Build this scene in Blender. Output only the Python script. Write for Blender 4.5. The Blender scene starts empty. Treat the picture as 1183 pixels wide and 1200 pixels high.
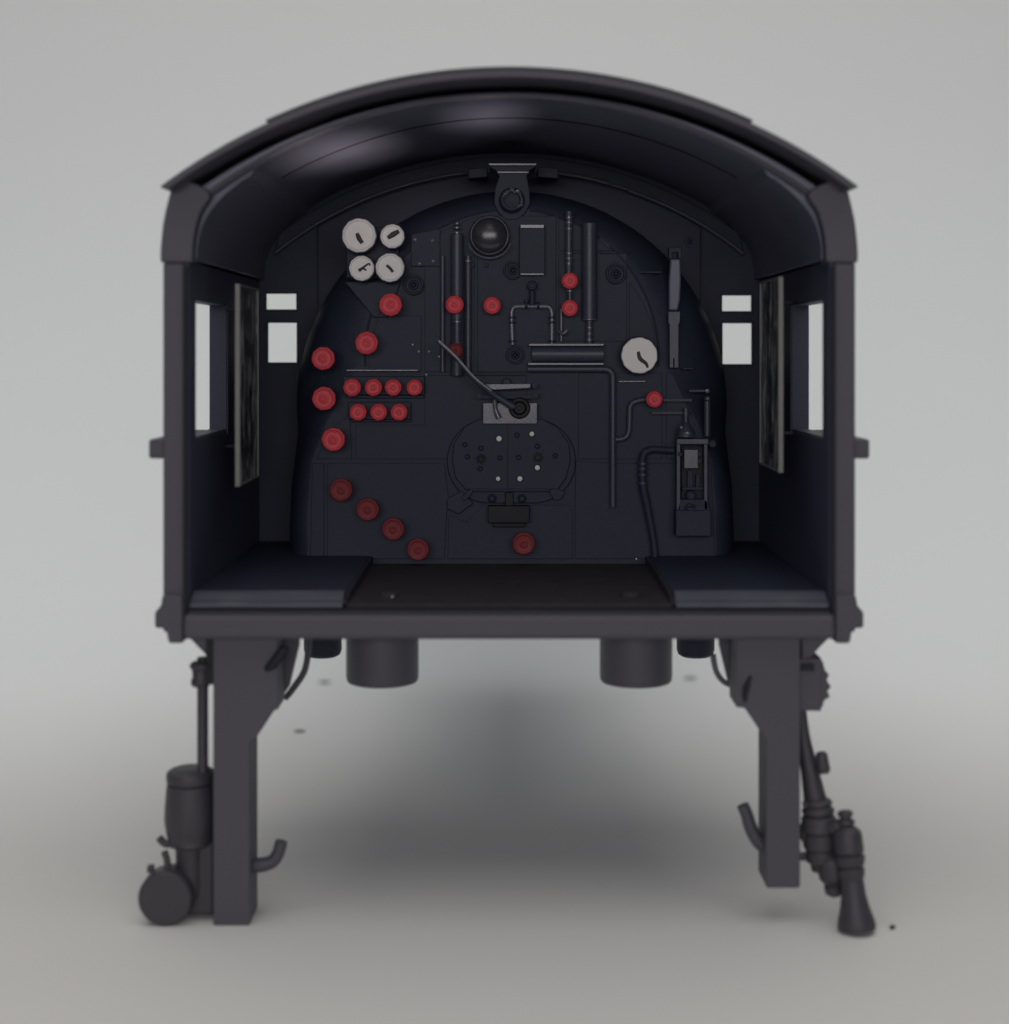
import bpy, bmesh, math, random
from mathutils import Vector, Matrix, noise
random.seed(7)
S = 0.0001            # one model unit is a tenth of a millimetre
D = 1900.0            # camera to the cab's rear edge, in model units
EYE = 673.0           # camera height above the table, in model units
sc = bpy.context.scene
C = sc.collection

# ---------------------------------------------------------------- camera
cam_d = bpy.data.cameras.new('camera')
cam = bpy.data.objects.new('camera', cam_d); C.objects.link(cam); sc.camera = cam
cam.location = (0, -D*S, EYE*S); cam.rotation_euler = (math.radians(90), 0, 0)
cam_d.sensor_fit = 'VERTICAL'; cam_d.sensor_height = 36; cam_d.lens = 36*D/1200
cam_d.shift_x = (591.5-597)/1200; cam_d.shift_y = -(600-412)/1200
cam_d.clip_start = 0.005; cam_d.clip_end = 50
cam_d.dof.use_dof = True; cam_d.dof.focus_distance = (D+345)*S; cam_d.dof.aperture_fstop = 17

# ---------------------------------------------------------------- light
w = bpy.data.worlds.new("World"); sc.world = w; w.use_nodes = True
bg = w.node_tree.nodes['Background']; bg.inputs[1].default_value = 1.0
_tc = w.node_tree.nodes.new('ShaderNodeTexCoord'); _sx = w.node_tree.nodes.new('ShaderNodeSeparateXYZ'); _cr = w.node_tree.nodes.new('ShaderNodeValToRGB')
_mr = w.node_tree.nodes.new('ShaderNodeMapRange'); _mr.inputs[1].default_value = -1; _mr.inputs[2].default_value = 1
w.node_tree.links.new(_tc.outputs['Generated'], _sx.inputs[0]); w.node_tree.links.new(_sx.outputs['Z'], _mr.inputs[0])
w.node_tree.links.new(_mr.outputs[0], _cr.inputs[0]); w.node_tree.links.new(_cr.outputs[0], bg.inputs[0])
_cr.color_ramp.elements[0].position = .50; _cr.color_ramp.elements[0].color = (.012, .012, .013, 1)
_cr.color_ramp.elements[1].position = .86; _cr.color_ramp.elements[1].color = (.088, .112, .146, 1)
def area(name, loc, target, size, sy, power, col):
    l = bpy.data.lights.new(name, 'AREA'); l.shape = 'RECTANGLE'; l.size = size; l.size_y = sy
    l.energy = power; l.color = col
    o = bpy.data.objects.new(name, l); C.objects.link(o); o.location = loc
    o.rotation_euler = (Vector(target)-Vector(loc)).to_track_quat('-Z', 'Y').to_euler()
    return o
area('overhead_softbox', (0, -.05, .46), (0, -.01, 0), .64, .58, 1.26, (1.0, .948, .865))
area('backdrop_light', (0, .105, .150), (0, .38, -.02), .72, .06, .19, (.74, .90, 1.0))
area('front_softbox', (-.01, -.45, .115), (0, .10, .07), .36, .10, .57, (1.0, .95, .95))
def spot(name, loc, target, deg, power, col):
    l = bpy.data.lights.new(name, 'SPOT'); l.spot_size = math.radians(deg); l.spot_blend = .6; l.energy = power; l.color = col; l.shadow_soft_size = .004
    o = bpy.data.objects.new(name, l); C.objects.link(o); o.location = loc
    o.rotation_euler = (Vector(target)-Vector(loc)).to_track_quat('-Z', 'Y').to_euler()
# two added spots with no real source, throwing the soft patches on the ceiling
spot('added_ceiling_spot', (-.026, -.12, .0365), (-.0214, .017, .0925), 4.4, 2.4, (1, .84, .74))
spot('added_ceiling_spot', (.001, -.12, .0365), (-.0030, .0150, .0969), 3.8, 1.5, (1, .84, .74))
sc.view_settings.view_transform = 'Standard'; sc.view_settings.look = 'None'
sc.view_settings.gamma = 1; sc.view_settings.exposure = 0
sc.render.engine = 'CYCLES'; sc.render.film_transparent = False

# ---------------------------------------------------------------- materials
def mat(name, col, rough=.45, spec=.5, bump=0, bscale=9000, var=0, metallic=0, vscale=150, col2=None):
    m = bpy.data.materials.new(name); m.use_nodes = True
    nt = m.node_tree; b = nt.nodes['Principled BSDF']
    b.inputs['Base Color'].default_value = (*col, 1); b.inputs['Roughness'].default_value = rough
    b.inputs['Metallic'].default_value = metallic
    b.inputs['Specular IOR Level'].default_value = spec
    tc = nt.nodes.new('ShaderNodeTexCoord'); ge = nt.nodes.new('ShaderNodeNewGeometry')
    if bump:
        n = nt.nodes.new('ShaderNodeTexNoise'); n.inputs['Scale'].default_value = bscale; n.inputs['Detail'].default_value = 3
        nt.links.new(ge.outputs['Position'], n.inputs['Vector'])
        bp = nt.nodes.new('ShaderNodeBump'); bp.inputs['Strength'].default_value = bump; bp.inputs['Distance'].default_value = .0001
        nt.links.new(n.outputs['Fac'], bp.inputs['Height']); nt.links.new(bp.outputs['Normal'], b.inputs['Normal'])
    if var:
        n = nt.nodes.new('ShaderNodeTexNoise'); n.inputs['Scale'].default_value = vscale; n.inputs['Detail'].default_value = 5
        nt.links.new(ge.outputs['Position'], n.inputs['Vector'])
        mx = nt.nodes.new('ShaderNodeMix'); mx.data_type = 'RGBA'
        mx.inputs[6].default_value = (*[c*(1-var) for c in col], 1)
        mx.inputs[7].default_value = (*(col2 or [c*(1+var) for c in col]), 1)
        nt.links.new(n.outputs['Fac'], mx.inputs[0]); nt.links.new(mx.outputs[2], b.inputs['Base Color'])
        mr = nt.nodes.new('ShaderNodeMapRange'); mr.inputs[3].default_value = max(.05, rough-.1); mr.inputs[4].default_value = rough+.12
        nt.links.new(n.outputs['Fac'], mr.inputs[0]); nt.links.new(mr.outputs[0], b.inputs['Roughness'])
    return m
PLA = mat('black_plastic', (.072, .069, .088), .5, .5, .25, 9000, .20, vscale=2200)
INT = mat('shaded_black_plastic', (.031, .037, .062), .5, .22, .25, 8000, .38, vscale=2600)  # black plastic, the cab's dim bluish light tinted into the colour
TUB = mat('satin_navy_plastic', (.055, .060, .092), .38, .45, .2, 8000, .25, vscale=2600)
CEIL = mat('lifted_satin_plastic', (.125, .132, .190), .42, .5, .10, 6000, .2, vscale=120)  # satin plastic, base raised to paint in missing bounce light
DECK = mat('matte_black_deck', (.040, .035, .042), .75, .3, .9, 5000, .5, vscale=400)
GRN = mat('black_paint_dark', (.012, .012, .016), .6, .4, .2, 9000, .2)
DISH = mat('glossy_dish_plastic', (.040, .042, .056), .27, .7, .05, 9000, .1)
WALL = mat('lifted_wall_plastic', (.065, .071, .112), .5, .25, .25, 8000, .3, vscale=2600)  # interior plastic lightened, ambient light put into the colour
SEAM = mat('seam_shadow_line', (.010, .010, .013), 1, 0)
PLD = mat('dark_black_plastic', (.046, .043, .053), .48, .5, .3, 9000, .25, vscale=2200)
SHN = mat('glossy_highlit_black_plastic', (.115, .118, .15), .22, .6, .1, 9000, .15)  # glossy plastic, base colour raised to paint its highlights in
HILITE = mat('pale_edge_highlight', (.42, .42, .45), .4, .5, .3, 7000, .3, vscale=2000)  # near-white, stands in for the bright glint on the lever
RED = mat('red_paint', (.72, .062, .082), .45, .5, .5, 7000, .25, vscale=900)
REDD = mat('dull_red_paint', (.30, .045, .055), .55, .4, .6, 7000, .4, vscale=900, col2=(.26, .03, .035))
WHT = mat('white_paint', (.88, .855, .83), .45, .5, .5, 4000, .06, vscale=700)
INK = mat('black_ink', (.012, .012, .014), .5)
EDG = mat('cut_clear_plastic_edge', (.17, .175, .16), .4, .5, .3, 5000, .25, vscale=600)
LDOT = mat('white_light_dot', (.8, .8, .8), .5)  # white for light seen through door holes and for deck highlights
SPK = mat('pale_grey_speck', (.30, .30, .30), .9)
CRB = mat('grey_crumb', (.05, .05, .055), .7)
PAP = mat('white_paper', (.80, .785, .765), .9, .15, .10, 2500, .028, vscale=1600)
def glassmat():
    m = bpy.data.materials.new('smudged_clear_plastic'); m.use_nodes = True; nt = m.node_tree
    b = nt.nodes['Principled BSDF']; out = nt.nodes['Material Output']
    b.inputs['Base Color'].default_value = (.10, .11, .13, 1); b.inputs['Roughness'].default_value = .18
    tr = nt.nodes.new('ShaderNodeBsdfTransparent'); tr.inputs[0].default_value = (.85, .88, .9, 1)
    mx = nt.nodes.new('ShaderNodeMixShader'); ge = nt.nodes.new('ShaderNodeNewGeometry')
    mp = nt.nodes.new('ShaderNodeMapping'); mp.inputs['Scale'].default_value = (1, 1, .28)
    n = nt.nodes.new('ShaderNodeTexNoise'); n.inputs['Scale'].default_value = 520; n.inputs['Detail'].default_value = 7; n.inputs['Distortion'].default_value = 1.2
    nt.links.new(ge.outputs['Position'], mp.inputs[0]); nt.links.new(mp.outputs[0], n.inputs['Vector'])
    mr = nt.nodes.new('ShaderNodeMapRange'); mr.inputs[1].default_value = .44; mr.inputs[2].default_value = .62
    mr.inputs[3].default_value = .40; mr.inputs[4].default_value = .95
    nt.links.new(n.outputs['Fac'], mr.inputs[0]); nt.links.new(mr.outputs[0], mx.inputs[0])
    cr = nt.nodes.new('ShaderNodeMix'); cr.data_type = 'RGBA'; cr.inputs[6].default_value = (.02, .022, .03, 1); cr.inputs[7].default_value = (.9, .93, .95, 1)
    mr2 = nt.nodes.new('ShaderNodeMapRange'); mr2.inputs[1].default_value = .46; mr2.inputs[2].default_value = .78
    nt.links.new(n.outputs['Fac'], mr2.inputs[0]); nt.links.new(mr2.outputs[0], cr.inputs[0]); nt.links.new(cr.outputs[2], b.inputs['Base Color'])
    nt.links.new(tr.outputs[0], mx.inputs[1]); nt.links.new(b.outputs[0], mx.inputs[2]); nt.links.new(mx.outputs[0], out.inputs[0])
    return m
GLS = glassmat()

# ---------------------------------------------------------------- helpers
# working axes: x to the right, z away from the camera, h up from camera height
def P(px, py, z):
    k = (D+z)/D
    return ((px-597)*k, z, (412-py)*k)
def X(px, z): return (px-597)*(D+z)/D
def H(py, z): return (412-py)*(D+z)/D
def K(z): return (D+z)/D
def W(v): return Vector((v[0]*S, v[1]*S, (v[2]+EYE)*S))
ORG = {}
def obj(name, bm, m, parent=None, bevel=0, seg=2, smooth=40, label=None):
    bmesh.ops.recalc_face_normals(bm, faces=bm.faces)
    for v in bm.verts: v.co = W(v.co)
    lo = Vector([min(v.co[i] for v in bm.verts) for i in range(3)]); hi = Vector([max(v.co[i] for v in bm.verts) for i in range(3)])
    c = (lo+hi)/2
    for v in bm.verts: v.co -= c
    me = bpy.data.meshes.new(name); bm.to_mesh(me); bm.free()
    for p in me.polygons: p.use_smooth = True
    me.set_sharp_from_angle(angle=math.radians(smooth))
    me.materials.append(m)
    o = bpy.data.objects.new(name, me); C.objects.link(o)
    if parent is not None:
        o.parent = parent; o.location = c-ORG[parent.name]
    else: o.location = c
    ORG[o.name] = c
    if bevel:
        b = o.modifiers.new('bevel', 'BEVEL'); b.width = bevel*S; b.segments = seg; b.limit_method = 'ANGLE'; b.angle_limit = math.radians(35)
        b.harden_normals = True
    if label: o['label'] = label
    return o
def box(bm, x0, x1, z0, z1, h0, h1):
    vs = [bm.verts.new(p) for p in ((x0,z0,h0),(x1,z0,h0),(x1,z1,h0),(x0,z1,h0),(x0,z0,h1),(x1,z0,h1),(x1,z1,h1),(x0,z1,h1))]
    for f in ((0,1,2,3),(4,5,6,7),(0,1,5,4),(1,2,6,5),(2,3,7,6),(3,0,4,7)): bm.faces.new([vs[i] for i in f])
def pbox(bm, px0, py0, px1, py1, z, d):      # pixel-sized box: front face at depth z, going d deep
    box(bm, X(px0,z), X(px1,z), z, z+d, H(py1,z), H(py0,z))
def prism(bm, pts, z0, z1):                  # pts (x,h), extruded along depth
    a = [bm.verts.new((x, z0, h)) for x, h in pts]; b = [bm.verts.new((x, z1, h)) for x, h in pts]
    bm.faces.new(a); bm.faces.new(b[::-1]); n = len(pts)
    for i in range(n): bm.faces.new((a[i], a[(i+1)%n], b[(i+1)%n], b[i]))
def pprism(bm, pts, z, d): prism(bm, [(X(x,z), H(y,z)) for x, y in pts], z, z+d)
def lathe(bm, c, ax, prof, n=28, wob=0):     # prof (t along ax, r)
    c = Vector(c); ax = Vector(ax).normalized()
    u = ax.orthogonal().normalized(); v = ax.cross(u); rings = []
    for t, r in prof:
        if r < 1e-6: rings.append([bm.verts.new(c+ax*t)])
        else: rings.append([bm.verts.new(c+ax*t+(u*math.cos(2*math.pi*i/n)+v*math.sin(2*math.pi*i/n))*r*(1+wob*math.sin(i*2.3+c.x))) for i in range(n)])
    for a, b in zip(rings, rings[1:]):
        for i in range(n):
            j = (i+1) % n
            if len(a) == 1 and len(b) == 1: continue
            if len(a) == 1: bm.faces.new((a[0], b[i], b[j]))
            elif len(b) == 1: bm.faces.new((a[i], a[j], b[0]))
            else: bm.faces.new((a[i], a[j], b[j], b[i]))
    if len(rings[0]) > 1: bm.faces.new(rings[0])
    if len(rings[-1]) > 1: bm.faces.new(rings[-1])
FR = (0, -1, 0)                              # towards the camera
def dial(bm, px, py, z, prof, n=28, wob=0): lathe(bm, P(px,py,z), FR, prof, n, wob)
def smoothpath(pts, k=5):
    pts = [Vector(p) for p in pts]
    if len(pts) < 3: return pts
    out = []
    for i in range(len(pts)-1):
        p0 = pts[max(i-1,0)]; p1 = pts[i]; p2 = pts[i+1]; p3 = pts[min(i+2,len(pts)-1)]
        for j in range(k):
            t = j/k
            out.append(.5*((2*p1)+(p2-p0)*t+(2*p0-5*p1+4*p2-p3)*t*t+(3*p1-p0-3*p2+p3)*t**3))
    out.append(pts[-1]); return out
def tube(bm, pts, r, n=12, smooth=True):
    pp = smoothpath(pts) if smooth else [Vector(p) for p in pts]
    rr = r if isinstance(r, (list, tuple)) else None
    rings = []; up = None
    for i, p in enumerate(pp):
        d = (pp[min(i+1,len(pp)-1)]-pp[max(i-1,0)]).normalized()
        if up is None: up = d.orthogonal().normalized()
        up = (up-d*up.dot(d)).normalized(); v = d.cross(up)
        if rr:
            q = i/(len(pp)-1)*(len(rr)-1); a = int(min(q, len(rr)-2)); q -= a; rad = rr[a]*(1-q)+rr[a+1]*q
        else: rad = r
        rings.append([bm.verts.new(p+(up*math.cos(2*math.pi*j/n)+v*math.sin(2*math.pi*j/n))*rad) for j in range(n)])
    for a, b in zip(rings, rings[1:]):
        for j in range(n): bm.faces.new((a[j], a[(j+1)%n], b[(j+1)%n], b[j]))
    bm.faces.new(rings[0]); bm.faces.new(rings[-1][::-1])
def ptube(bm, pts, r, z, n=12, smooth=True): tube(bm, [P(x,y,z) for x, y in pts], r, n, smooth)
def B(): return bmesh.new()

# ---------------------------------------------------------------- setting: one white paper sweep
bm = B(); prof = [(-900, -EYE), (1700, -EYE)]
R0 = 1500
for i in range(1, 17):
    a = math.pi/2*i/16; prof.append((1700+R0*math.sin(a), -EYE+R0*(1-math.cos(a))))
prof.append((1700+R0, 5200))
rows = [[bm.verts.new((x, z, h)) for x in (-6500, -2200, 0, 2200, 6500)] for z, h in prof]
for a, b in zip(rows, rows[1:]):
    for i in range(4): bm.faces.new((a[i], a[i+1], b[i+1], b[i]))
o = obj('backdrop', bm, PAP, smooth=60); o['kind'] = 'structure'

# crumb lying by the right foot
bm = B(); bmesh.ops.create_icosphere(bm, subdivisions=2, radius=3.2, matrix=Matrix.Translation((X(1045,-5), -10, -EYE+2.0)))
for v in bm.verts: v.co += Vector([random.uniform(-.7,.7) for _ in range(3)])
o = obj('crumb', bm, CRB); o['group'] = 'crumbs scattered on the paper'; o['label'] = 'tiny dark grey crumb lying on the white paper right of the cab model'; o['category'] = 'crumb'

for px_, z_, rad, lab in ((351, 967, 7, 'blurred grey speck on the paper behind the left leg, lower of two'), (381, 1390, 8, 'blurred grey speck on the paper below the small left drum, upper of two'), (809, 1430, 8, 'blurred grey speck on the paper below the small right drum')):
    bm = B(); bmesh.ops.create_icosphere(bm, subdivisions=2, radius=rad, matrix=Matrix.Translation((X(px_, z_), z_, -EYE+rad*.3)) @ Matrix.Diagonal((1.6, 1, .4, 1)))
    for v in bm.verts: v.co += Vector([random.uniform(-1.2,1.2) for _ in range(3)])
    o = obj('crumb', bm, SPK); o['group'] = 'crumbs scattered on the paper'; o['label'] = lab; o['category'] = 'crumb'

# ---------------------------------------------------------------- the cab model
root = bpy.data.objects.new('locomotive_cab_model', None); C.objects.link(root)
root.location = W((0, 200, -EYE)); ORG[root.name] = Vector(root.location)
root.empty_display_size = .01
root['label'] = 'black plastic model steam locomotive cab seen from behind, with red valve wheels and white gauges'
root['category'] = 'model cab'
ZB = 536     # front bulkhead
ZF = 362     # face of the boiler backhead

# body profile
def sm2(pts, k=5):
    return [(v.x, v.y) for v in smoothpath([(a, b, 0) for a, b in pts], k)]
def arc(R, crest, x): return crest-R+math.sqrt(R*R-x*x)
def arcpts(R, crest, x0, x1, n=40): return [(x0+(x1-x0)*i/n, arc(R, crest, x0+(x1-x0)*i/n)) for i in range(n+1)]
# roof: thin outer sheet with overhang, tapered eaves
bm = B()
top = arcpts(668, 322, -398, 398, 60); bot = arcpts(661, 313.5, -390, 390, 60)[::-1]
prism(bm, top+[(400, 188)]+bot+[(-400, 188)], -45, 640)
roof = obj('roof', bm, PLA, root, bevel=2.5)
bm = B()
prism(bm, arcpts(668, 327.5, -281, 281, 40)+arcpts(668, 323, -276, 276, 40)[::-1], -40, 600)
obj('roof_hatch_cover', bm, PLA, roof, bevel=1.5)
# ceiling lining: inner arch rib set back under the sheet
bm = B()
corner_o = [(388, 150), (391, 175), (384, 200)]
outer = [(-x, h) for x, h in corner_o]+arcpts(650, 306, -372, 372, 50)+corner_o[::-1]
inner = sm2([(368, 108), (366, 132), (358, 156), (342, 178), (318, 199), (304, 207.5)])
inn = inner+[(x, arc(590, 298, x)) for x in [300-600*i/50 for i in range(51)]]+[(-x, h) for x, h in inner[::-1]]
prism(bm, outer+[(388, 108)]+inn+[(-388, 108)], 12, ZB+8)
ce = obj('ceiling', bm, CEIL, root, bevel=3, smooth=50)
bm = B(); tube(bm, [(x, 165, arc(590, 298.2, x)) for x in [290-580*i/40 for i in range(41)]], 1.5, 6, smooth=False); obj('ceiling_seam', bm, SEAM, ce)
# rear arch beading (the pale rim line under the roof edge)
bm = B()
a = arcpts(596, 301, -350, 350, 50)
tube(bm, [(x, 0, h-1) for x, h in a], 3, smooth=False)
obj('arch_bead', bm, PLA, root)

# side walls with window opening
WZ0, WZ1, WH0, WH1 = 41, 252, -105, 61
def side_wall(s):
    bm = B()
    zs = [0, WZ0, WZ1, ZB]; hs = [-328, WH0, WH1, 106]
    for j in range(3):
        for i in range(3):
            if i == 1 and j == 1: continue
            pass
    V = {}
    for xi, x in enumerate((375, 398)):
        for i, z in enumerate(zs):
            for j, h in enumerate(hs): V[xi,i,j] = bm.verts.new((s*x, z, h))
    cells = {(i,j) for i in range(3) for j in range(3)}-{(1,1)}
    for (i,j) in cells:
        for xi in (0,1): bm.faces.new((V[xi,i,j],V[xi,i+1,j],V[xi,i+1,j+1],V[xi,i,j+1]))
        for (di,dj,e) in ((-1,0,((i,j),(i,j+1))),(1,0,((i+1,j),(i+1,j+1))),(0,-1,((i,j),(i+1,j))),(0,1,((i,j+1),(i+1,j+1)))):
            if (i+di,j+dj) not in cells:
                (a,b),(c,d) = e; bm.faces.new((V[0,a,b],V[0,c,d],V[1,c,d],V[1,a,b]))
    wl = obj('side_wall', bm, WALL, root, bevel=1)
    # rear corner post
    bm = B(); box(bm, *sorted((s*(404.5), s*(380))), -6, 20, -328, 104)
    po = obj('corner_post', bm, PLA, wl, bevel=2.5)
    # upper curved cantrail
    bm = B()
    pts = sm2([(407,104),(407,120),(404,150),(399,174),(393,196)])+sm2([(386,204),(350,186),(361,162),(368,134),(370,104)])
    prism(bm, [(s*x,h) for x,h in pts], -8, 30); obj('curved_post_top', bm, PLA, wl, bevel=3)
    bm = B()
    pts = sm2([(406,104),(406,118),(403,150),(398,172),(391,196)])+[(386,200),(380,150),(388,106)]
    prism(bm, [(s*x,h) for x,h in pts], 31, ZB); obj('curved_side_panel', bm, PLA, wl, bevel=2)
    # window sill and arm rest bracket outside
    bm = B(); box(bm, *sorted((s*376,s*397)), WZ0+1, WZ1-1, WH0-.5, WH0+2.5); obj('window_sill', bm, PLA, wl, bevel=.8)
    bm = B(); box(bm, *sorted((s*398.5,s*424)), 6, 240, -126, -103); obj('arm_rest', bm, PLA, wl, bevel=3)
    bm = B(); box(bm, *sorted((s*373.5,s*377)), WZ1+2, WZ1+12, -110, 66); obj('window_jamb', bm, PLA, wl, bevel=1)
    # step bracket at the foot of the post
    bm = B()
    pts = [(380,-284),(404,-284),(406,-296),(413,-304),(413,-322),(400,-323),(397,-340),(380,-340)]
    prism(bm, [(s*x,h) for x,h in pts], -12, 60); obj('sill_bracket', bm, PLA, wl, bevel=2.5)
    # hinged clear windscreen standing inside
    x0 = 333; zA, zB_ = 100, 254; dh = 0 if s < 0 else 9
    h0 = -167+dh*1.9; h1 = 84+dh
    bm = B(); e = 5
    # frame as ring of four bars
    xa, xb = (x0-1, x0+5.5)
    def ring(bm, xa, xb, z0, z1, a0, a1, e):
        box(bm, xa, xb, z0, z0+e, a0, a1); box(bm, xa, xb, z1-e, z1, a0, a1)
        box(bm, xa+.15, xb-.15, z0+e, z1-e, a0+.1, a0+e); box(bm, xa+.15, xb-.15, z0+e, z1-e, a1-e, a1-.1)
    ring(bm, *sorted((s*xa, s*xb)), zA, zB_, h0, h1, 3)
    fr = obj('side_window', bm, EDG, root, bevel=1, label='upright clear plastic windscreen with pale cut edges inside the '+('left' if s<0 else 'right')+' wall')
    bm = B(); box(bm, *sorted((s*(x0+1), s*(x0+3))), zA+3.1, zB_-3.1, h0+3.1, h1-3.1); obj('window_pane', bm, GLS, fr)
    bm = B(); hm = (h0+h1)/2-8
    box(bm, *sorted((s*(x0+3.2), s*(x0+6))), zA+3.2, zB_-3.2, hm-5, hm-1); obj('glazing_bar', bm, INT, fr)
    bm = B(); box(bm, *sorted((s*(x0+7.2), s*(375))), 236, 252, h0+40, h0+44); box(bm, *sorted((s*(x0+7.2), s*(375))), 236, 252, h1-30, h1-26)
    obj('hinge', bm, INT, fr, bevel=1)
for s in (-1, 1): side_wall(s)

# front bulkhead with its four window holes
def bulkhead():
    bm = B(); z = ZB
    wins = []
    for (a,b,c,d) in ((312,344,348,363),(314,378,348.5,425),(846,346,881,365),(846.5,378.5,881.5,427)):
        wins.append((X(a,z), X(c,z), H(d,z), H(b,z)))
    xs = sorted({-398, 398, *[w_[0] for w_ in wins], *[w_[1] for w_ in wins], *[-290+20*i for i in range(30)], -340, 340, -376, 376})
    hs = sorted({-330., *[w_[2] for w_ in wins], *[w_[3] for w_ in wins], 110.})
    nx, nh = len(xs), len(hs)
    V = {}
    for k in (0,1):
        for i, x in enumerate(xs):
            for j, h in enumerate(hs+[0]):
                hh = h if j < nh else arc(668, 312, x)
                V[k,i,j] = bm.verts.new((x, z+8*k, hh))
    def hole(i, j):
        if j >= nh-1: return False
        cx, ch = (xs[i]+xs[i+1])/2, (hs[j]+hs[j+1])/2
        return any(a < cx < b and c < ch < d for a,b,c,d in wins)
    cells = {(i,j) for i in range(nx-1) for j in range(nh) if not hole(i,j)}
    for (i,j) in cells:
        for k in (0,1): bm.faces.new((V[k,i,j],V[k,i+1,j],V[k,i+1,j+1],V[k,i,j+1]))
        for (di,dj,e) in ((-1,0,((i,j),(i,j+1))),(1,0,((i+1,j),(i+1,j+1))),(0,-1,((i,j),(i+1,j))),(0,1,((i,j+1),(i+1,j+1)))):
            if (i+di,j+dj) not in cells:
                (a,b),(c,d) = e; bm.faces.new((V[0,a,b],V[0,c,d],V[1,c,d],V[1,a,b]))
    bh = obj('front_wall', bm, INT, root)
    for (a,b,c,d) in wins:      # window frames
        bm = B(); t = 2.2; z1 = z-3
        box(bm, a-t, a+.6, z1, z-.2, c-t, d+t); box(bm, b-.6, b+t, z1, z-.2, c-t, d+t)
        box(bm, a+.7, b-.7, z1+.2, z-.2, c-t, c+.6); box(bm, a+.7, b-.7, z1+.2, z-.2, d-.6, d+t)
        obj('front_window', bm, INT, bh, bevel=.8)
    # arched rib against the ceiling, broken near the middle as on the model
    def rib(xa, xb, off=0, r=3.2):
        bm = B(); tube(bm, [(x, z-10, arc(559, 271+off, x)) for x in [xa+(xb-xa)*i/24 for i in range(25)]], r, smooth=False)
        obj('ceiling_rib', bm, TUB, bh)
    rib(-350, -68); rib(-66, -38, 3, 2); rib(38, 66, 3, 2); rib(73, 150, .5, 3.6); rib(154, 176, 0, 3); rib(179, 350, -1)
    bm = B()
    prism(bm, arcpts(559, 268, -352, 352, 40)+arcpts(575, 292, -345, 345, 40)[::-1], z-8, z-.5)
    obj('arched_flange', bm, INT, bh, bevel=1.5)
    # wide boiler surround plate
    bm = B()
    prism(bm, [(x, arc(559, 265, x)) for x in [-286+572*i/30 for i in range(31)]]+[(286,-290),(-286,-290)], z-14, z-8.5)
    obj('surround_plate', bm, INT, bh, bevel=1.5)
    return bh
bh = bulkhead()

# boiler backhead: flat face with rounded shoulder
NA = 48
def outline(cx, cy, r, low, z, n=NA):
    pts = [(x, y) for x, y in low]
    pts += [(cx-r*math.cos(math.pi*i/n), cy-r*math.sin(math.pi*i/n)) for i in range(n+1)]
    pts += [(2*cx-x, y) for x, y in low[::-1]]
    return [P(x, y, z) for x, y in pts]
li = [(362,662),(361,600),(366,540),(384,494),(407,455)]
lo_ = [(340,662),(340,620),(342,570),(346,540),(350,505)]
bm = B()
I = outline(600, 417, 172, li, ZF); O = outline(600, 476, 252, lo_, 440)
rows = []
for t, q in ((0,0),(.04,.0),(.3,.06),(.6,.25),(.85,.6),(1,1)):
    rows.append([bm.verts.new((a[0]+(b[0]-a[0])*t, a[1]+(b[1]-a[1])*q, a[2]+(b[2]-a[2])*t)) for a, b in zip(I, O)])
rows.append([bm.verts.new((b[0], ZB-15, b[2])) for b in O])
for a, b in zip(rows, rows[1:]):
    for i in range(len(a)-1): bm.faces.new((a[i], a[i+1], b[i+1], b[i]))
bm.faces.new(rows[0]); 
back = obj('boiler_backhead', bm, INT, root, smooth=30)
# the boiler carries on ahead of the cab, out of sight behind the backhead
bm = B()
prism(bm, [(-225,-60),(-238,-200),(-245,-318),(245,-318),(238,-200),(225,-60)]+[(228*math.cos(math.pi*i/24), -50+228*math.sin(math.pi*i/24)) for i in range(25)], ZB+10, 1250)
bo = obj('firebox_wrapper', bm, PLA, root, bevel=6)
bm = B(); lathe(bm, (0, 1252, -55), (0,1,0), [(0,212),(60,212),(62,217),(74,217),(76,212),(420,208),(422,213),(434,213),(436,208),(820,205),(822,212),(1150,212),(1156,206),(1160,150),(1172,130),(1176,0)], 56); br = obj('boiler_barrel', bm, PLA, bo, smooth=30)
bm = B(); lathe(bm, (0, 2250, 150), (0,0,1), [(-10,70),(4,62),(12,50),(70,46),(74,54),(84,54),(86,44),(60,40)], 36); obj('chimney', bm, PLA, br)
bm = B(); lathe(bm, (0, 1500, 145), (0,0,1), [(-10,74),(4,66),(14,56),(52,55),(66,44),(72,24),(74,0)], 36); obj('steam_dome', bm, PLA, br)
# raised lip following the inner arch
def arch_lip(a0, a1, r=172, cy=417, z=ZF, rad=1.6, name='arch_seam'):
    bm = B(); n = 20
    tube(bm, [P(600-r*math.cos(math.radians(a0+(a1-a0)*i/n)), cy-r*math.sin(math.radians(a0+(a1-a0)*i/n)), z-1) for i in range(n+1)], rad, 8, smooth=False)
    obj(name, bm, INT, back)
arch_lip(-4, 84); arch_lip(97, 127); arch_lip(132, 184)
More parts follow.
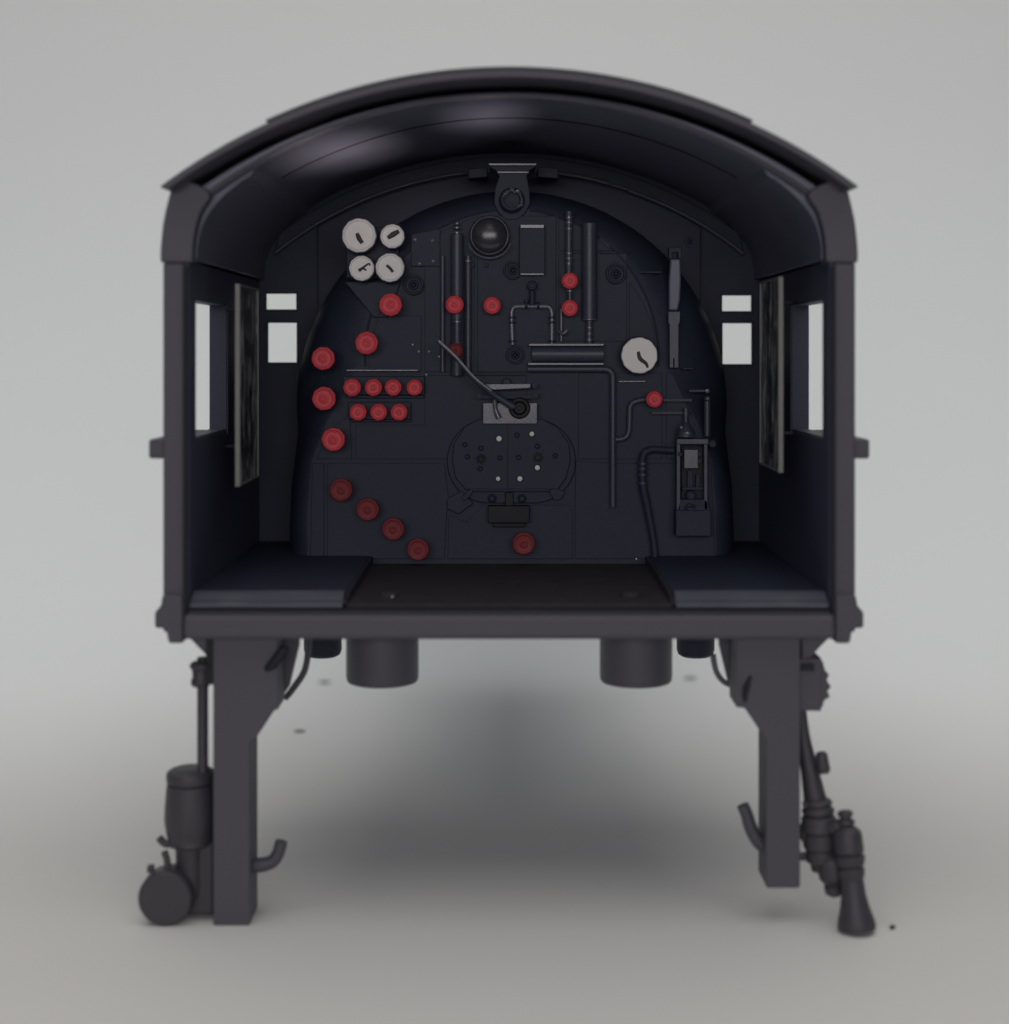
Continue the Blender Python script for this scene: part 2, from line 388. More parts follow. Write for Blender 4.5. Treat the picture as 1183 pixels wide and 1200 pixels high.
# lagging plates (thin, raised, with bevelled edges leaving dark seams)
def plate(pts, z=ZF, d=2.2, name='lagging_plate', m=INT, bevel=.9):
    bm = B(); pprism(bm, pts, z-d, d-.2); return obj(name, bm, m, back, bevel=bevel)
plate([(366,543),(380,543),(380,655),(364,655)])
plate([(384,543),(521,543),(527,590),(524,600),(521,655),(384,655)])
plate([(526,604),(546,612),(568,592),(668,592),(671,600),(671,655),(525,655)])
plate([(675,540),(715,543),(834,543),(838,655),(674,655),(674,590)])
plate([(371,538),(386,505),(410,485),(413,538)], d=2)
plate([(417,538),(417,498),(498,498),(498,440),(617,440),(619,536),(520,538)], d=1.8)
plate([(678,538),(678,437),(716,437),(716,538)], d=1.8)
plate([(720,538),(720,437),(776,437),(776,538)], d=1.8)
plate([(781,538),(781,437),(788,437),(828,525),(832,538)], d=1.8)
plate([(498,436),(498,300),(520,270),(556,254),(556,436)], d=1.8)
plate([(560,436),(560,253),(652,253),(652,296),(652,436)], d=3.2)
plate([(655,400),(655,297),(735,297),(735,400)], d=1.8)
plate([(655,294),(655,256),(690,268),(716,294)], d=1.8)
plate([(432,436),(434,400),(445,370),(494,370),(494,436)], d=1.8)
plate([(738,400),(738,330),(752,350),(765,380),(768,400)], d=1.8)

# thin ledges that catch the light
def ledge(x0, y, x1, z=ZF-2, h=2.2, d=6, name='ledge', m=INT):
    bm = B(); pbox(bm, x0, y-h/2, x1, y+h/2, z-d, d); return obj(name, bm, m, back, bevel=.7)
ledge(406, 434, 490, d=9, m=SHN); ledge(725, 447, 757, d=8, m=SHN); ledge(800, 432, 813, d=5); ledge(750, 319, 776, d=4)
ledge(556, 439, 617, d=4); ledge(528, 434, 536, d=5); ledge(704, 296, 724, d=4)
bm = B(); pbox(bm, 406, 463.5, 497, 466.5, ZF-9, 7); pbox(bm, 410, 492, 482, 494.5, ZF-9, 7); obj('valve_shelf', bm, INT, back, bevel=1)
bm = B(); pbox(bm, 402, 441, 498, 463, ZF-7, 5); pbox(bm, 408, 471, 482, 492, ZF-7, 5); obj('valve_manifold', bm, INT, back, bevel=1.5)

# red handwheels
def wheel(px, py, r, z, dull=False, dep=26, name='valve_handwheel'):
    k = K(z); r = r*k; bm = B()
    lathe(bm, P(px,py,z), FR, [(-4,r*.90),(-3,r),(1.2,r),(2.6,r*.94),(3.0,r*.86),(2.0,r*.74),(1.3,r*.62),(1.6,r*.40),(2.4,r*.34),(2.6,r*.22),(1.3,r*.12),(1.1,0)], 24, wob=.022)
    o = obj(name, bm, REDD if dull else RED, root, smooth=35)
    bm = B(); lathe(bm, P(px,py,z), FR, [(-dep,r*.42),(-dep+4,r*.42),(-dep+5,r*.28),(-8,r*.28),(-7,r*.5),(-4.2,r*.5)], 16); obj('valve_stem', bm, INT, o)
    return o
for x,y,r in ((458,357,13.5),(430,402,13.5),(379,420,13.7),(380,467,14),(391,515,13.8)): wheel(x,y,r,ZF-34)
for x,y,r in ((400,574,13.5),(431,597,13.5),(461,620,13.2),(490,644,13),(614,637,13.2)): wheel(x,y,r,ZF-30,True)
for x,y,r in ((413,454,10.5),(438,454,10.3),(461,454,10),(486,454,9.6),(420,483,10),(444,483,10),(468,483,10)): wheel(x,y,r,ZF-26)
for x,y,r in ((533,357,10.8),(577,358,10.2),(668,329,9.7),(668,361,9.7),(767,468,9.7)): wheel(x,y,r,ZF-28)
wheel(534,411,9,ZF-26,True,dep=14)
# unpainted wheels
for x,y,r in ((485,334,12),(601,317,11),(604,416,11),(722,321,12),(809,283,7)):
    bm = B(); z = ZF-4; k = K(z)
    lathe(bm, P(x,y,z), FR, [(-6,r*k*.9),(3,r*k),(5,r*k*.93),(5,r*k*.82),(1,r*k*.74),(0.5,r*k*.5),(4,r*k*.42),(4.5,r*k*.3),(1.5,r*k*.16),(5,r*k*.1),(5,0)], 24)
    obj('unpainted_valve_wheel', bm, INT, back, smooth=30, label='plain black valve wheel without red paint')

# pressure gauges
def gauge(px, py, r, z, needle, dep=24, lab=None, lip=True):
    k = K(z); r *= k; bm = B()
    lathe(bm, P(px,py,z), FR, [(-dep,r*.8),(-9,r*.86),(-8,r*1.07),(-1,r*1.07),(1.2,r*1.04),(1.4,r*1.0)], 30)
    g = obj('pressure_gauge', bm, INT, root, smooth=35, label=lab)
    bm = B(); lathe(bm, P(px,py,z), FR, [(1.0,r*.985),(3,r*.98),(4.4,r*.93),(4.4,r*.86),(2.6,r*.80),(2.2,0)] if lip else [(1.0,r*.985),(3.2,r*.98),(3.9,r*.94),(4.0,0)], 30, wob=.018)
    obj('dial_face', bm, WHT, g, smooth=30)
    for pts, rr in needle:
        bm = B(); pp = [(p[0], p[1]-3.8, p[2]) for p in [P(x,y,z) for x, y in pts]]
        tube(bm, pp, [q*k*1.4 for q in rr], 8)
        for v in bm.verts: v.co.y = z-3.6-(z-3.8-v.co.y)*.3
        obj('needle', bm, INK, g)
gz = ZF-34
gauge(421.3,276,20.2,gz,[([(419,273.5),(421,279),(425,285)],(1.3,1.9,1.6))],lab='largest of the four white gauges in the cluster')
gauge(460.2,277,14.4,gz,[([(455,279),(461,275),(468,271)],(1.5,2.3,1.6))],lab='small white gauge with a thick slanting needle')
gauge(424.2,314.5,15,gz,[([(421,317.5),(427,313),(433,309),(434,312)],(1.4,.9,.6,.5)),([(425,314),(430,317)],(.8,.7)),([(410,318),(412,320)],(1,.7))],lab='lower left white gauge with a forked black mark')
gauge(457.4,313.7,17,gz,[([(453.5,311),(458,315),(461,319)],(1.2,1.2,1.2))],lab='lower right white gauge with a short needle')
gauge(749.4,416.5,21.3,ZF-26,[([(748,412),(750,420),(757,426),(759,431)],(1.6,2.1,1.7,1.2))],lab='single large white gauge on the right', lip=False)
bm = B(); pbox(bm, 406, 266, 468, 326, ZF-8, 6); obj('gauge_panel', bm, INT, root, bevel=2)
bm = B(); pprism(bm, [(404,330),(470,330),(455,372),(438,372)], ZF-6, 5); obj('gauge_bracket', bm, INT, root, bevel=1.5)

# vertical columns with ring couplings
def column(px, y0, y1, r, z, rings, ends=(), m=TUB, name='steam_pipe'):
    bm = B(); ptube(bm, [(px,y0),(px,y1)], r*K(z), z, 16, smooth=False); o = obj(name, bm, m, back)
    bm = B()
    for y, rr in rings: lathe(bm, P(px,y,z), (0,0,1), [(-1.8,rr*.8),(-1.2,rr),(1.2,rr),(1.8,rr*.8)], 16)
    if rings: obj('coupling', bm, SHN, o)
    return o
zc = ZF-12
column(536, 275, 440, 7.5, zc, [(262,4),(267,5),(273,5.5)])
column(536, 374, 400, 4.5, zc-8, [(377,7),(384,5)])
column(549, 300, 436, 4, zc+6, [(306,5.5)])
column(667, 248, 322, 4.2, zc, [(249,4),(255,5.5),(261,5.5),(268,5.5),(297,5.5),(303,5.5),(309,5)])
column(668, 336, 353, 3.2, zc-4, [(341,5)])
column(691, 262, 374, 9, zc, [(263,5),(300,10),(374,10.5)])
column(691, 374, 405, 4, zc, [(384,5),(391,5),(398,5)])
column(519, 300, 436, 3, zc+6, [])
for px in (554, 570):
    bm = B(); dial(bm, px, 311, ZF-2, [(0,3.6),(5,3.2),(6,0)], 12); obj('bolt', bm, INT, back)
for (px,py) in ((487,281),(507,282),(508,306),(492,309),(484,404),(491,412),(503,412),(515,418),(500,439)):
    bm = B(); dial(bm, px, py, ZF-2, [(0,2.8),(3.5,2.4),(4.5,0)], 10); obj('bolt', bm, SHN, back)
plate([(482,275),(516,268),(516,312),(482,312)], z=ZF-3, d=2.5, name='small_plate')

# lubricator box
bm = B(); pbox(bm, 609, 264, 639, 322, ZF-14, 11); lb = obj('lubricator_box', bm, INT, back, bevel=1.2)
bm = B(); pbox(bm, 610, 263, 638, 267.5, ZF-18, 3.8); pbox(bm, 610, 320, 638, 322.5, ZF-17, 2.8); obj('box_lip', bm, SHN, lb, bevel=.8)
# small valve below with a forked pipe
bm = B(); dial(bm, 624, 335, ZF-8, [(0,7),(8,7),(10,5),(10,3.4),(7,2.6),(7,0)], 18)
tube(bm, [P(624,341,ZF-10), P(624,358,ZF-10)], 4.5, smooth=False)
vb = obj('small_valve', bm, INT, back)
bm = B(); ptube(bm, [(601,404),(600,380),(600,366),(603,360),(612,359),(624,359),(636,359),(644,360),(647,367),(647,380),(647,404)], 3.6, ZF-8, 12); obj('forked_pipe', bm, SHN, back)
bm = B()
for x,y in ((617,358),(631,358)): lathe(bm, P(x,y,ZF-8), (1,0,0), [(-2,5),(2,5)], 12)
for x in (600.5,647):
    for y in (372,378,400): lathe(bm, P(x,y,ZF-8), (0,0,1), [(-1.4,5),(1.4,5)], 12)
dial(bm, 617, 353, ZF-10, [(0,3),(4,2)], 10)
obj('pipe_union', bm, INT, back)
bm = B(); tube(bm, [P(656,389,ZF-10), P(660,391,ZF-16), P(665,387,ZF-16)], 2.6); tube(bm, [P(658,362,ZF-6), P(658,400,ZF-6)], 2.2, smooth=False); obj('drain_cock', bm, SHN, back)

# horizontal cylinder shelf and the long bent pipe
bm = B(); a, b = P(624,415,ZF-8), P(707,415,ZF-8)
tube(bm, [a, b], 12, 20, smooth=False); obj('horizontal_cylinder', bm, TUB, back)
bm = B(); pbox(bm, 620, 402.5, 708, 405.5, ZF-20, 18); pbox(bm, 619, 425, 708, 428, ZF-20, 18); obj('cylinder_bracket', bm, SHN, back, bevel=.8)
bm = B(); ptube(bm, [(619,432.5),(660,432.5),(700,432.5),(712,433),(717.5,438),(718.5,450),(718.5,520),(718.5,594)], 4.6, ZF-10, 12); obj('long_bent_pipe', bm, TUB, back)

# steam turret at the crown
bm = B(); z = 470
pprism(bm, [(573,191),(629,191),(628,196),(621,200),(618,206),(621,222),(622,238),(616,250),(606,258),(594,258),(584,250),(579,238),(580,222),(585,206),(581,200),(574,196)], ZF-4, 60)
tu = obj('steam_turret', bm, INT, root, bevel=2)
bm = B(); pbox(bm, 573, 191, 629, 194, ZF-10, 5.8); pbox(bm, 583, 200.5, 620, 203, ZF-7, 2.8); obj('turret_cap', bm, SHN, tu, bevel=.9)
bm = B(); zt = ZF-5; k = K(zt)
lathe(bm, P(600,235,zt), FR, [(-2,18),(3,18),(9,16.5),(12,14),(12,12),(4,11),(2,0)], 24)
obj('turret_boss', bm, INT, tu, smooth=35)
bm = B()
for i in range(13):
    a = math.radians(-40+i*16); rr = 14+random.uniform(-1.5,1.5)
    c = P(600+rr/k*math.cos(a), 235-rr/k*math.sin(a), zt-12)
    bmesh.ops.create_icosphere(bm, subdivisions=1, radius=random.uniform(1.6,3.4), matrix=Matrix.Translation(c))
for v in bm.verts: v.co += Vector([random.uniform(-.6,.6) for _ in range(3)])
obj('broken_rim', bm, SHN, tu, smooth=10, label='rough broken rim round the turret hole')
bm = B()
prism(bm, [(X(548,ZF),H(192,ZF)),(X(571,ZF),H(190,ZF)),(X(571,ZF),H(202,ZF)),(X(548,ZF),H(204,ZF))], ZF+60, ZF+100)
prism(bm, [(X(631,ZF),H(190,ZF)),(X(656,ZF),H(191,ZF)),(X(656,ZF),H(204,ZF)),(X(631,ZF),H(202,ZF))], ZF+60, ZF+100)
obj('turret_wing', bm, INT, tu, bevel=1.5)
# round dish next to the turret, shaped as a dome for the lower reflection
bm = B(); rr = 27
prof = [(-14,rr*1.03),(1,rr*1.03),(2.5,rr),(1.5,rr*.95)]+[(13*math.cos(math.radians(a))-1, rr*.95*math.sin(math.radians(a))) for a in (78,66,54,42,30,20,10)]+[(12,0)]
lathe(bm, P(574,276,ZF-18), FR, prof, 40); obj('round_dome', bm, DISH, back, smooth=60, label='shiny round black dome left of the steam turret')

bm = B(); zz = ZF-20
tube(bm, [P(574+26.5*math.cos(math.radians(a)), 276+26.5*math.sin(math.radians(a)), zz) for a in range(20, 161, 7)], 1.3, 8, smooth=False); obj('dish_rim_highlight', bm, SHN, back)  # lower half only, a paler arc painting the lit lip of the dish
# throttle assembly
zt = ZF-18
bm = B(); pbox(bm, 566, 472, 630, 497, zt, 14); th = obj('throttle_bracket', bm, SHN, root, bevel=1.2, label='shiny throttle bracket above the fire door')
bm = B(); pprism(bm, [(568,450),(622,449.5),(622,455),(582,457),(576,457)], zt-8, 6); obj('throttle_link', bm, SHN, th, bevel=1)
bm = B(); pbox(bm, 563, 463, 628, 467, zt-2, 8); dial(bm, 562, 464, zt, [(-4,4),(6,4)], 10); dial(bm, 627, 452, zt, [(-4,4),(6,4)], 10); dial(bm, 628, 463, zt, [(-4,4),(6,4)], 10); dial(bm, 594,448, zt,[(0,6),(5,5)],12)
obj('link_pin', bm, INT, th)
bm = B(); tube(bm, [P(580,468,zt-8), P(581,480,zt-8), P(585,490,zt-8)], [3.5,3.2,4.5]); obj('small_link', bm, SHN, th)
bm = B(); dial(bm, 609, 478, zt, [(-2,15),(6,15),(8,13),(8,10),(11,9),(13,7),(13,3.5),(15,3),(15,0)], 24); obj('pivot_boss', bm, GRN, th, smooth=30)
bm = B(); tube(bm, [P(514,400,zt-70), P(534,419,zt-55), P(556,444,zt-38), P(576,460,zt-24), P(602,477,zt-16)], [3.0,3.0,3.4,4.2,5.5], 8); obj('throttle_lever', bm, TUB, th, smooth=60)
bm = B(); tube(bm, [P(514,399,zt-74), P(534,417.5,zt-60), P(556,442,zt-43), P(576,458,zt-29)], [1.6,1.6,1.4,1.0], 6); obj('lever_highlight', bm, HILITE, th, label='painted highlight along the lever edge')  # bright edge of the lever painted as a pale strip

# fire door
def rr_outline(x0,x1,y0,y1,r,n=14):
    pts = []
    for cx,cy,a0 in ((x1-r,y0+r,-90),(x1-r,y1-r,0),(x0+r,y1-r,90),(x0+r,y0+r,180)):
        for i in range(n+1):
            a = math.radians(a0+90*i/n); pts.append((cx+r*math.cos(a), cy+r*math.sin(a)))
    return pts
bm = B(); pprism(bm, rr_outline(524,675,491,590,49), ZF-6, 5.5); fd = obj('fire_door_frame', bm, INT, root, bevel=2)
bm = B(); pprism(bm, [(532,520),(545,500),(562,491),(636,491),(654,501),(667,520),(669,540),(664,560),(654,574),(546,574),(534,560),(530,540)], ZF-12, 5.7); do = obj('fire_door', bm, INT, fd, bevel=1.6)
bm = B(); pbox(bm, 554, 573, 645, 576, ZF-16, 9); pprism(bm, [(543,588),(550,583),(556,574),(552,572),(541,583)], ZF-13, 6); pprism(bm, [(643,575),(652,572),(663,577),(657,585),(650,587)], ZF-13, 6); obj('door_track', bm, INT, fd, bevel=1)
bm = B(); pprism(bm, [(524,585),(541,575),(555,590),(545,597),(538,603),(524,596)], ZF-8, 5); obj('door_hinge_lug', bm, INT, fd, bevel=1.5)
bm = B(); pbox(bm, 594.6, 497, 595.8, 573, ZF-13.5, 1.2); obj('door_seam', bm, GRN, do)
for x,y in ((564,525),(548,535),(586,536.5),(608,536),(651,534),(545,521),(630,523),(606,510),(563,549)):
    bm = B(); dial(bm, x, y, ZF-12, [(0,3.8),(2.5,3.6),(3.2,2.6),(1.4,1.8),(1.4,0)], 14); obj('rivet', bm, INT, do)
for x,y in ((564,538),(631,536)):
    bm = B(); lathe(bm, P(x,y,ZF-12), FR, [(0,7.5),(4,7),(4,5),(1,4),(1,0)], 6); obj('latch_socket', bm, GRN, do)
for x,y,r in ((585,514,3.1),(623.5,508.5,2.7),(630,548,2.9),(584,561,2.5),(609.5,561,2.9)):  # holes to the bright backdrop, shown as white discs
    bm = B(); dial(bm, x, y, ZF-12, [(0,r*1.9),(1.2,r*1.9),(1.4,r*1.25)], 16); obj('hole_collar', bm, GRN, do)
    bm = B(); dial(bm, x, y, ZF-12, [(0,r*1.2),(2.2,r*1.2),(2.8,r*.8),(2.9,0)], 16, wob=.05); obj('lit_hole_dot', bm, LDOT, do, label='small white disc standing in for light through a fire door hole')
bm = B(); pbox(bm, 592, 577, 602, 595, ZF-10, 9); pbox(bm, 572, 593, 621, 613, ZF-20, 19); pbox(bm, 578, 613, 616, 618, ZF-14, 12)
obj('door_pedal', bm, GRN, fd, bevel=1.5)
bm = B()
for x in (577, 612): dial(bm, x, 584, ZF-6, [(0,6),(5,6),(7,4),(3,3),(3,0)], 14)
obj('pedal_pivot', bm, INT, fd)

# right-hand piping
bm = B(); ptube(bm, [(719,515),(731,514),(737,507),(738,490),(739,476),(746,470),(760,468)], 4.2, ZF-8, 12); obj('curved_pipe', bm, TUB, back)
bm = B(); ptube(bm, [(777,469),(811,469)], 2.4, ZF-12, 8, False); ptube(bm, [(764,484),(801,484)], 2.2, ZF-12, 8, False); ptube(bm, [(808,458),(829,458)], 1.8, ZF-12, 8, False)
dial(bm, 829, 458, ZF-12, [(-3,3),(4,3),(5,0)], 10)
obj('linkage_rod', bm, SHN, back)
bm = B(); ptube(bm, [(804,478),(804,496)], 4, ZF-12, 12, False); lathe(bm, P(804,484,ZF-12), (0,0,1), [(-2,6),(2,6)], 12); obj('valve_spindle', bm, TUB, back)
bm = B(); ptube(bm, [(829,470),(829,511)], 4.6, ZF-14, 12, False); dial(bm, 829, 467, ZF-14, [(-3,4),(4,4),(6,2)], 12); obj('vertical_handle', bm, TUB, back)
bm = B(); ptube(bm, [(790,528),(775,527),(763,527),(755,532),(753,545),(754,570),(758,590),(762,610),(766,632),(768,652)], [5,5,5.2,5.4,5.6,6,5.8,5.2,5,5], ZF-14, 12); hp = obj('hose', bm, INT, back)
bm = B()
for y,rr in ((543,7.5),(549,7),(556,7.5),(566,7)): lathe(bm, P(753.5,y,ZF-14), (0,0,1), [(-1.5,rr),(1.5,rr)], 14)
obj('hose_clamp', bm, TUB, hp)
# reverser stand
z = ZF-30
bm = B(); pbox(bm, 792, 598, 834, 629, z-4, 30); pprism(bm, [(792,600),(797,585),(829,585),(834,600)], z, 26); rv = obj('reverser_stand', bm, INT, root, bevel=2)
bm = B(); pbox(bm, 793, 520, 798, 598, z, 24); pbox(bm, 825, 520, 830, 598, z, 24); pbox(bm, 793, 514, 831, 521, z-2, 24); obj('stand_frame', bm, TUB, rv, bevel=1.4)
bm = B(); pbox(bm, 799, 524, 824, 592, z+14, 8); obj('stand_back_plate', bm, GRN, rv)
bm = B(); pbox(bm, 802, 527, 818.5, 549, z-2, 10); obj('stand_block', bm, SHN, rv, bevel=1)
bm = B(); pbox(bm, 806, 552, 812, 571, z+6, 8); pbox(bm, 816, 556, 820, 571, z+6, 8); pbox(bm, 800, 571, 824, 574, z+4, 10); dial(bm, 810, 581, z+6, [(-4,8),(3,7),(5,4)], 10); tube(bm, [P(803,596,z), P(808,592,z-3), P(815,594,z)], 2.6); dial(bm, 835, 520, z, [(-8,6),(4,6),(6,4)], 12)
dial(bm, 820, 532, z+4, [(-2,3),(3,3)], 8); dial(bm, 820, 540, z+4, [(-2,3),(3,3)], 8); dial(bm, 797, 532, z-1, [(-2,3),(3,3)], 8)
obj('stand_fitting', bm, INT, rv, bevel=.6)
bm = B(); lathe(bm, P(804,504,z+4), (0,0,1), [(-9,13),(-2,12),(3,8),(7,6),(11,3)], 16); obj('oil_cup', bm, TUB, rv)
bm = B(); dial(bm, 799, 501, z-8, [(-2,3.2),(1,2.4),(2,0)], 10); dial(bm, 806, 508, z-8, [(-2,4),(1,3),(2,0)], 10); obj('oil_cup_highlight_boss', bm, SHN, rv)
# whistle / brake lever blade
z = ZF-10
bm = B(); pprism(bm, [(784,290),(799,290),(799,303),(795,303),(795,296),(788,296),(788,303),(784,303)], z-6, 14); bl = obj('brake_lever_clip', bm, INT, root, bevel=1)
bm = B(); pprism(bm, [(786,303),(798,303),(798.5,330),(797.5,350),(795,364),(784,364),(784,330)], z-2, 8)
obj('brake_lever', bm, CEIL, bl, bevel=3, label='glossy dark upper part of the lever')
bm = B(); pprism(bm, [(783.5,365),(797.5,365),(797,378),(795.5,380),(795.5,431),(790.5,431),(790.5,420),(789.5,420),(789.5,431),(785,431),(785,380),(783.5,378)], z-4, 8); obj('lever_blade', bm, TUB, bl, bevel=1)

# ---------------------------------------------------------------- floor
for s in (-1, 1):
    bm = B()
    xi = 194
    v = lambda x,z,h: (s*x, z, h)
    pts = [(0-2,-293),(20,-284.5),(ZB,-284.5),(ZB,-296),(0-2,-296)]
    a = [bm.verts.new((s*xi, z, h)) for z,h in pts]; b = [bm.verts.new((s*374, z, h)) for z,h in pts]
    bm.faces.new(a); bm.faces.new(b[::-1])
    for i in range(5): bm.faces.new((a[i],a[(i+1)%5],b[(i+1)%5],b[i]))
    fl = obj('cab_floor', bm, INT, root, bevel=2)
    bm = B(); box(bm, *sorted((s*232, s*262)), 48, 56, -284, -281.5); obj('floor_slot', bm, GRN, fl)
    bm = B(); box(bm, *sorted((s*196, s*372)), -4, 19, -293.6, -285);
    # sloping nosing on the front edge, its lit band put into a paler colour
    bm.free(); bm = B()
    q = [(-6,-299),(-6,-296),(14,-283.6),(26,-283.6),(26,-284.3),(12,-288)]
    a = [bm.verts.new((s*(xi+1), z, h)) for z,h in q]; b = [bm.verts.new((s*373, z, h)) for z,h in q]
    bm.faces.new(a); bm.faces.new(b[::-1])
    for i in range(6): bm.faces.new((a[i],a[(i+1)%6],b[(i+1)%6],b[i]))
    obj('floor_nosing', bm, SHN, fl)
bm = B(); box(bm, -193.5, 193.5, 6, ZB, -302, -296); dk = obj('centre_deck', bm, DECK, root, bevel=1)
for s in (-1, 1):   # curved side cheeks at the edge of the deck
    bm = B(); pts = [(0,-296),(0,-293),(40,-286),(180,-285.5),(340,-285.5),(362,-285.5),(362,-296)]
    a = [bm.verts.new((s*190, z, h)) for z,h in pts]; b = [bm.verts.new((s*194.5, z, h)) for z,h in pts]
    bm.faces.new(a); bm.faces.new(b[::-1]); n = len(pts)
    for i in range(n): bm.faces.new((a[i],a[(i+1)%n],b[(i+1)%n],b[i]))
    obj('deck_cheek', bm, DECK, dk, bevel=1)
    bm = B(); lathe(bm, (s*146, 60, -296), (0,0,1), [(-2,12),(3,12),(5,9),(6,0)], 20); obj('deck_bolt', bm, DECK, dk)
bm = B(); bmesh.ops.create_icosphere(bm, subdivisions=1, radius=1.3, matrix=Matrix.Translation(P(460,699,40))); obj('deck_highlight', bm, LDOT, dk)  # tiny highlights on the deck, put in as white balls
bm = B(); bmesh.ops.create_icosphere(bm, subdivisions=1, radius=1.3, matrix=Matrix.Translation(P(746,655,320))); obj('deck_highlight', bm, LDOT, dk)
bm = B(); box(bm, -376, 376, -4, ZB, -334, -303); obj('floor_slab', bm, PLA, root, bevel=2)
bm = B(); box(bm, -378, 378, -22, -4.5, -334, -305); rb = obj('rear_beam', bm, PLA, root, bevel=6, seg=4)
bm = B(); box(bm, -374, 374, -10, 2, -303, -300.5); obj('beam_groove', bm, GRN, rb)
# thin corner strips
for s in (-1,1):
    bm = B(); box(bm, *sorted((s*375.5, s*379.5)), -14, -6.5, -334, 100); obj('corner_strip', bm, GRN, root, bevel=.8)

# ---------------------------------------------------------------- legs and under-floor gear
bm = B(); prism(bm, [(-347,-334),(-347,-673+2),(-345,-673),(-306,-673),(-304,-671),(-304,-458),(-296,-452),(-275,-420),(-271,-420),(-271,-334)], 0, 59)
L1 = obj('frame_leg', bm, PLA, root, bevel=2.2, label='longer left leg standing on the paper')
bm = B(); prism(bm, [(266,-334),(266,-417),(276,-418),(301,-455),(301,-627),(303,-629),(339,-629),(341,-627),(341,-334)], 0, 59)
L2 = obj('frame_leg', bm, PLA, root, bevel=2.2, label='shorter right leg ending above the paper')
for s, lg in ((-1,L1),(1,L2)):
    bm = B(); prism(bm, [(s*345,-334),(s*380,-334),(s*355,-360),(s*345,-362)], 10, 50); obj('gusset', bm, PLA, lg, bevel=1)
    bm = B(); prism(bm, [(s*275,-334),(s*275,-418),(s*266,-405),(s*260,-380),(s*254,-355),(s*254,-334)], 60, 68); obj('inner_gusset', bm, PLA, lg, bevel=1)
bm = B(); tube(bm, [(283,-1,-380),(277,-3,-395),(276,-3,-410)], [1.5,4,1.5], 8); obj('casting_mark', bm, GRN, L2)
# hooks
bm = B(); tube(bm, [(-306,30,-612),(-290,30,-610),(-281,30,-606),(-275,30,-597),(-271,30,-583)], [9,8.5,8,7.5,7.5], 14); obj('hook', bm, PLA, L1)
bm = B(); tube(bm, [(308,30,-592),(296,30,-582),(288,30,-568),(283,30,-552),(278,30,-540)], [9,8.5,8,7.5,7.5], 14); obj('hook', bm, PLA, L2)
bm = B(); tube(bm, [(-285,-2,-372),(-277,-4,-366),(-268,-4,-355),(-262,-4,-345)], [3.5,6,6.5,5], 10); obj('small_hook', bm, GRN, L1)
bm = B(); tube(bm, [(-245,90,-345),(-246,90,-362),(-251,90,-391),(-264,90,-412),(-275,90,-426)], [3,4,4,4,3.5], 8); obj('bent_strap', bm, PLA, L1)
bm = B(); tube(bm, [(250,90,-372),(254,90,-392),(262,90,-404),(272,90,-410)], [4,3.5,3.5,3], 8); obj('bent_strap', bm, SHN, L2)
# big and small cylinders under the floor
for s in (-1,1):
    bm = B(); lathe(bm, (s*156, 95, -335), (0,0,-1), [(0,44.5),(62,44.5),(68,44),(70.5,42),(71.5,39),(71.5,0)], 44); obj('ash_pan_drum', bm, PLA, root, smooth=25)
    bm = B(); lathe(bm, (s*246, 240, -335), (0,0,-1), [(0,25),(58,25),(64,23),(67,18),(67,0)], 32); obj('small_drum', bm, INT, root, smooth=40)

# left-hand pipe and injector
bm = B(); lathe(bm, (-363,20,-362), (0,0,-1), [(0,6.5),(140,6.5),(142,7),(180,7)], 18); lp = obj('injector_pipe', bm, PLD, root)
bm = B(); box(bm, -357, -348, 8, 30, -392, -336); obj('pipe_bracket', bm, GRN, lp)
bm = B(); lathe(bm, (-364,14,-366), (0,0,-1), [(0,10),(3,13),(7,13),(9,10),(22,10),(25,12),(29,10)], 14); box(bm,-374,-366,10,18,-378,-373); box(bm,-375,-368,10,18,-392,-386); obj('pipe_union', bm, PLD, lp, bevel=.6)
bm = B(); lathe(bm, (-379,30,-495), (0,0,-1), [(0,18),(2,24),(5,28),(9,29),(16,28.5),(18,26),(20,28.5),(44,30.5),(62,31),(76,29),(84,27),(88,28),(91,26),(94,18),(150,17)], 36, )
inj = obj('injector_body', bm, PLD, root, smooth=30)
bm = B(); lathe(bm, (-403,-4,-641), (0,1,0), [(0,0),(0,29),(1,30.5),(4,32),(30,32),(34,30),(60,24)], 44); dr = obj('injector_drum', bm, PLD, inj, smooth=30)
bm = B(); box(bm, -386, -349, 18, 66, -668, -580); box(bm, -372, -349, 30, 60, -672, -560); obj('injector_casting', bm, PLD, inj, bevel=5, seg=3)
bm = B(); tube(bm, [(-408,16,-590),(-404,14,-600),(-402,10,-610)], 4); tube(bm, [(-415,20,-575),(-405,20,-583),(-380,20,-578)], 4.5); box(bm, -425, -418, 2, 12, -612, -604); box(bm,-352,-346,20,40,-660,-630)
obj('injector_fitting', bm, PLD, inj, bevel=.8)

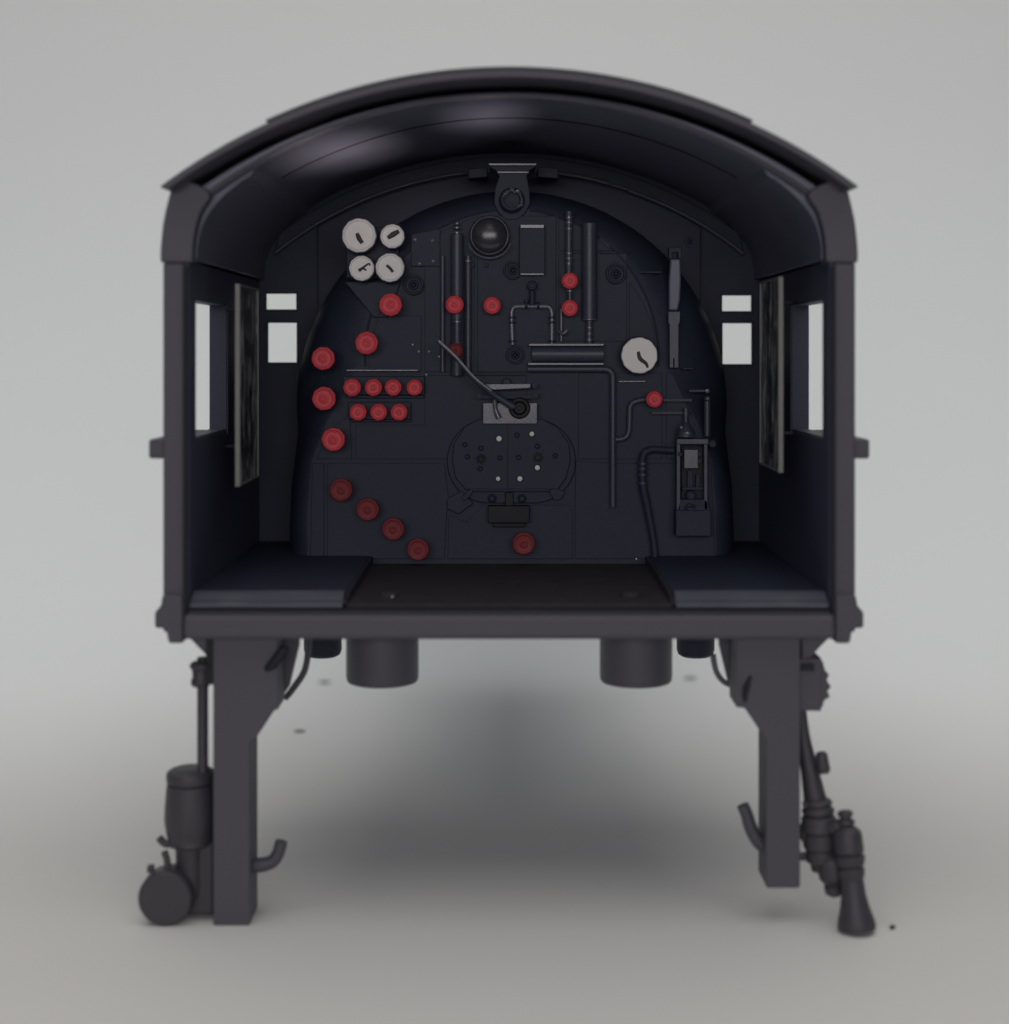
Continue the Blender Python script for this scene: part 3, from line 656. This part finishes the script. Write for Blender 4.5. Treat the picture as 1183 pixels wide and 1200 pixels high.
# right-hand valve train
bm = B(); box(bm, 342, 368, 12, 50, -424, -362)
ys = [-362,-368,-376,-382,-388,-396,-401,-408,-412,-420]; xs_ = [368,371,373,378,375,380,376,379,372,370]
prism(bm, [(366,-360)]+list(zip(xs_,ys))+[(366,-422)], 14, 46)
cv = obj('check_valve', bm, PLA, root, bevel=1.5)
bm = B(); box(bm, 344, 359, 8, 11.5, -376, -368); obj('valve_slot', bm, GRN, cv)
bm = B(); tube(bm, [(347,28,-424),(350,26,-460),(357,22,-500),(364,18,-540)], [6,8,11,15], 18); dl = obj('delivery_pipe', bm, PLD, root)
bm = B(); lathe(bm, (368,14,-472), (.1,-.3,-1), [(0,4),(3,7),(22,8),(26,5)], 12); obj('pipe_lug', bm, PLD, dl)
ax = Vector((.055,-.03,-1))
bm = B(); lathe(bm, (364,14,-528), ax, [(0,14),(3,17),(6,17),(8,15),(12,19),(16,19),(18,16),(21,20),(36,21),(40,18),(42,20),(56,20),(60,17),(64,19),(72,18),(76,13),(84,12)], 20)
box(bm, 342, 352, 10, 20, -600, -592); box(bm, 346, 350, 4, 14, -536, -530); box(bm,345,356,8,24,-578,-560)
vt = obj('valve_train', bm, PLD, dl, smooth=30, bevel=.5)
bm = B(); lathe(bm, (377,6,-592), (.12,-.06,-1), [(0,11),(4,16),(14,17),(26,16),(34,10),(36,12),(44,11),(48,5)], 16); box(bm, 384, 392, 2, 10, -632, -626); obj('drain_nozzle', bm, PLD, vt, smooth=30)
# flared overflow foot, touching the paper
ax = Vector((.085,-.10,-1)); c = Vector((392, -6, -536))
bm = B(); lathe(bm, c, ax, [(0,6),(2,9),(6,9),(7,6.5),(10,6.5),(11,10),(15,10.5),(17,8),(20,12),(24,16),(28,17),(46,17.5),(50,15),(52,18),(60,17),(64,14),(66,16),(74,15.5),(78,13.5),(96,14.5),(112,17.5),(124,21),(131,22.5),(135,21.5),(136.4,17),(136.6,0)], 28)
ft = obj('overflow_foot', bm, PLD, dl, smooth=28)
bm = B(); tube(bm, [(372,4,-560),(384,-2,-556),(394,-6,-552)], [7,9,7], 12); tube(bm, [(376,4,-600),(386,-4,-598),(398,-10,-596)], [8,9,7], 12); obj('overflow_link', bm, PLD, ft)
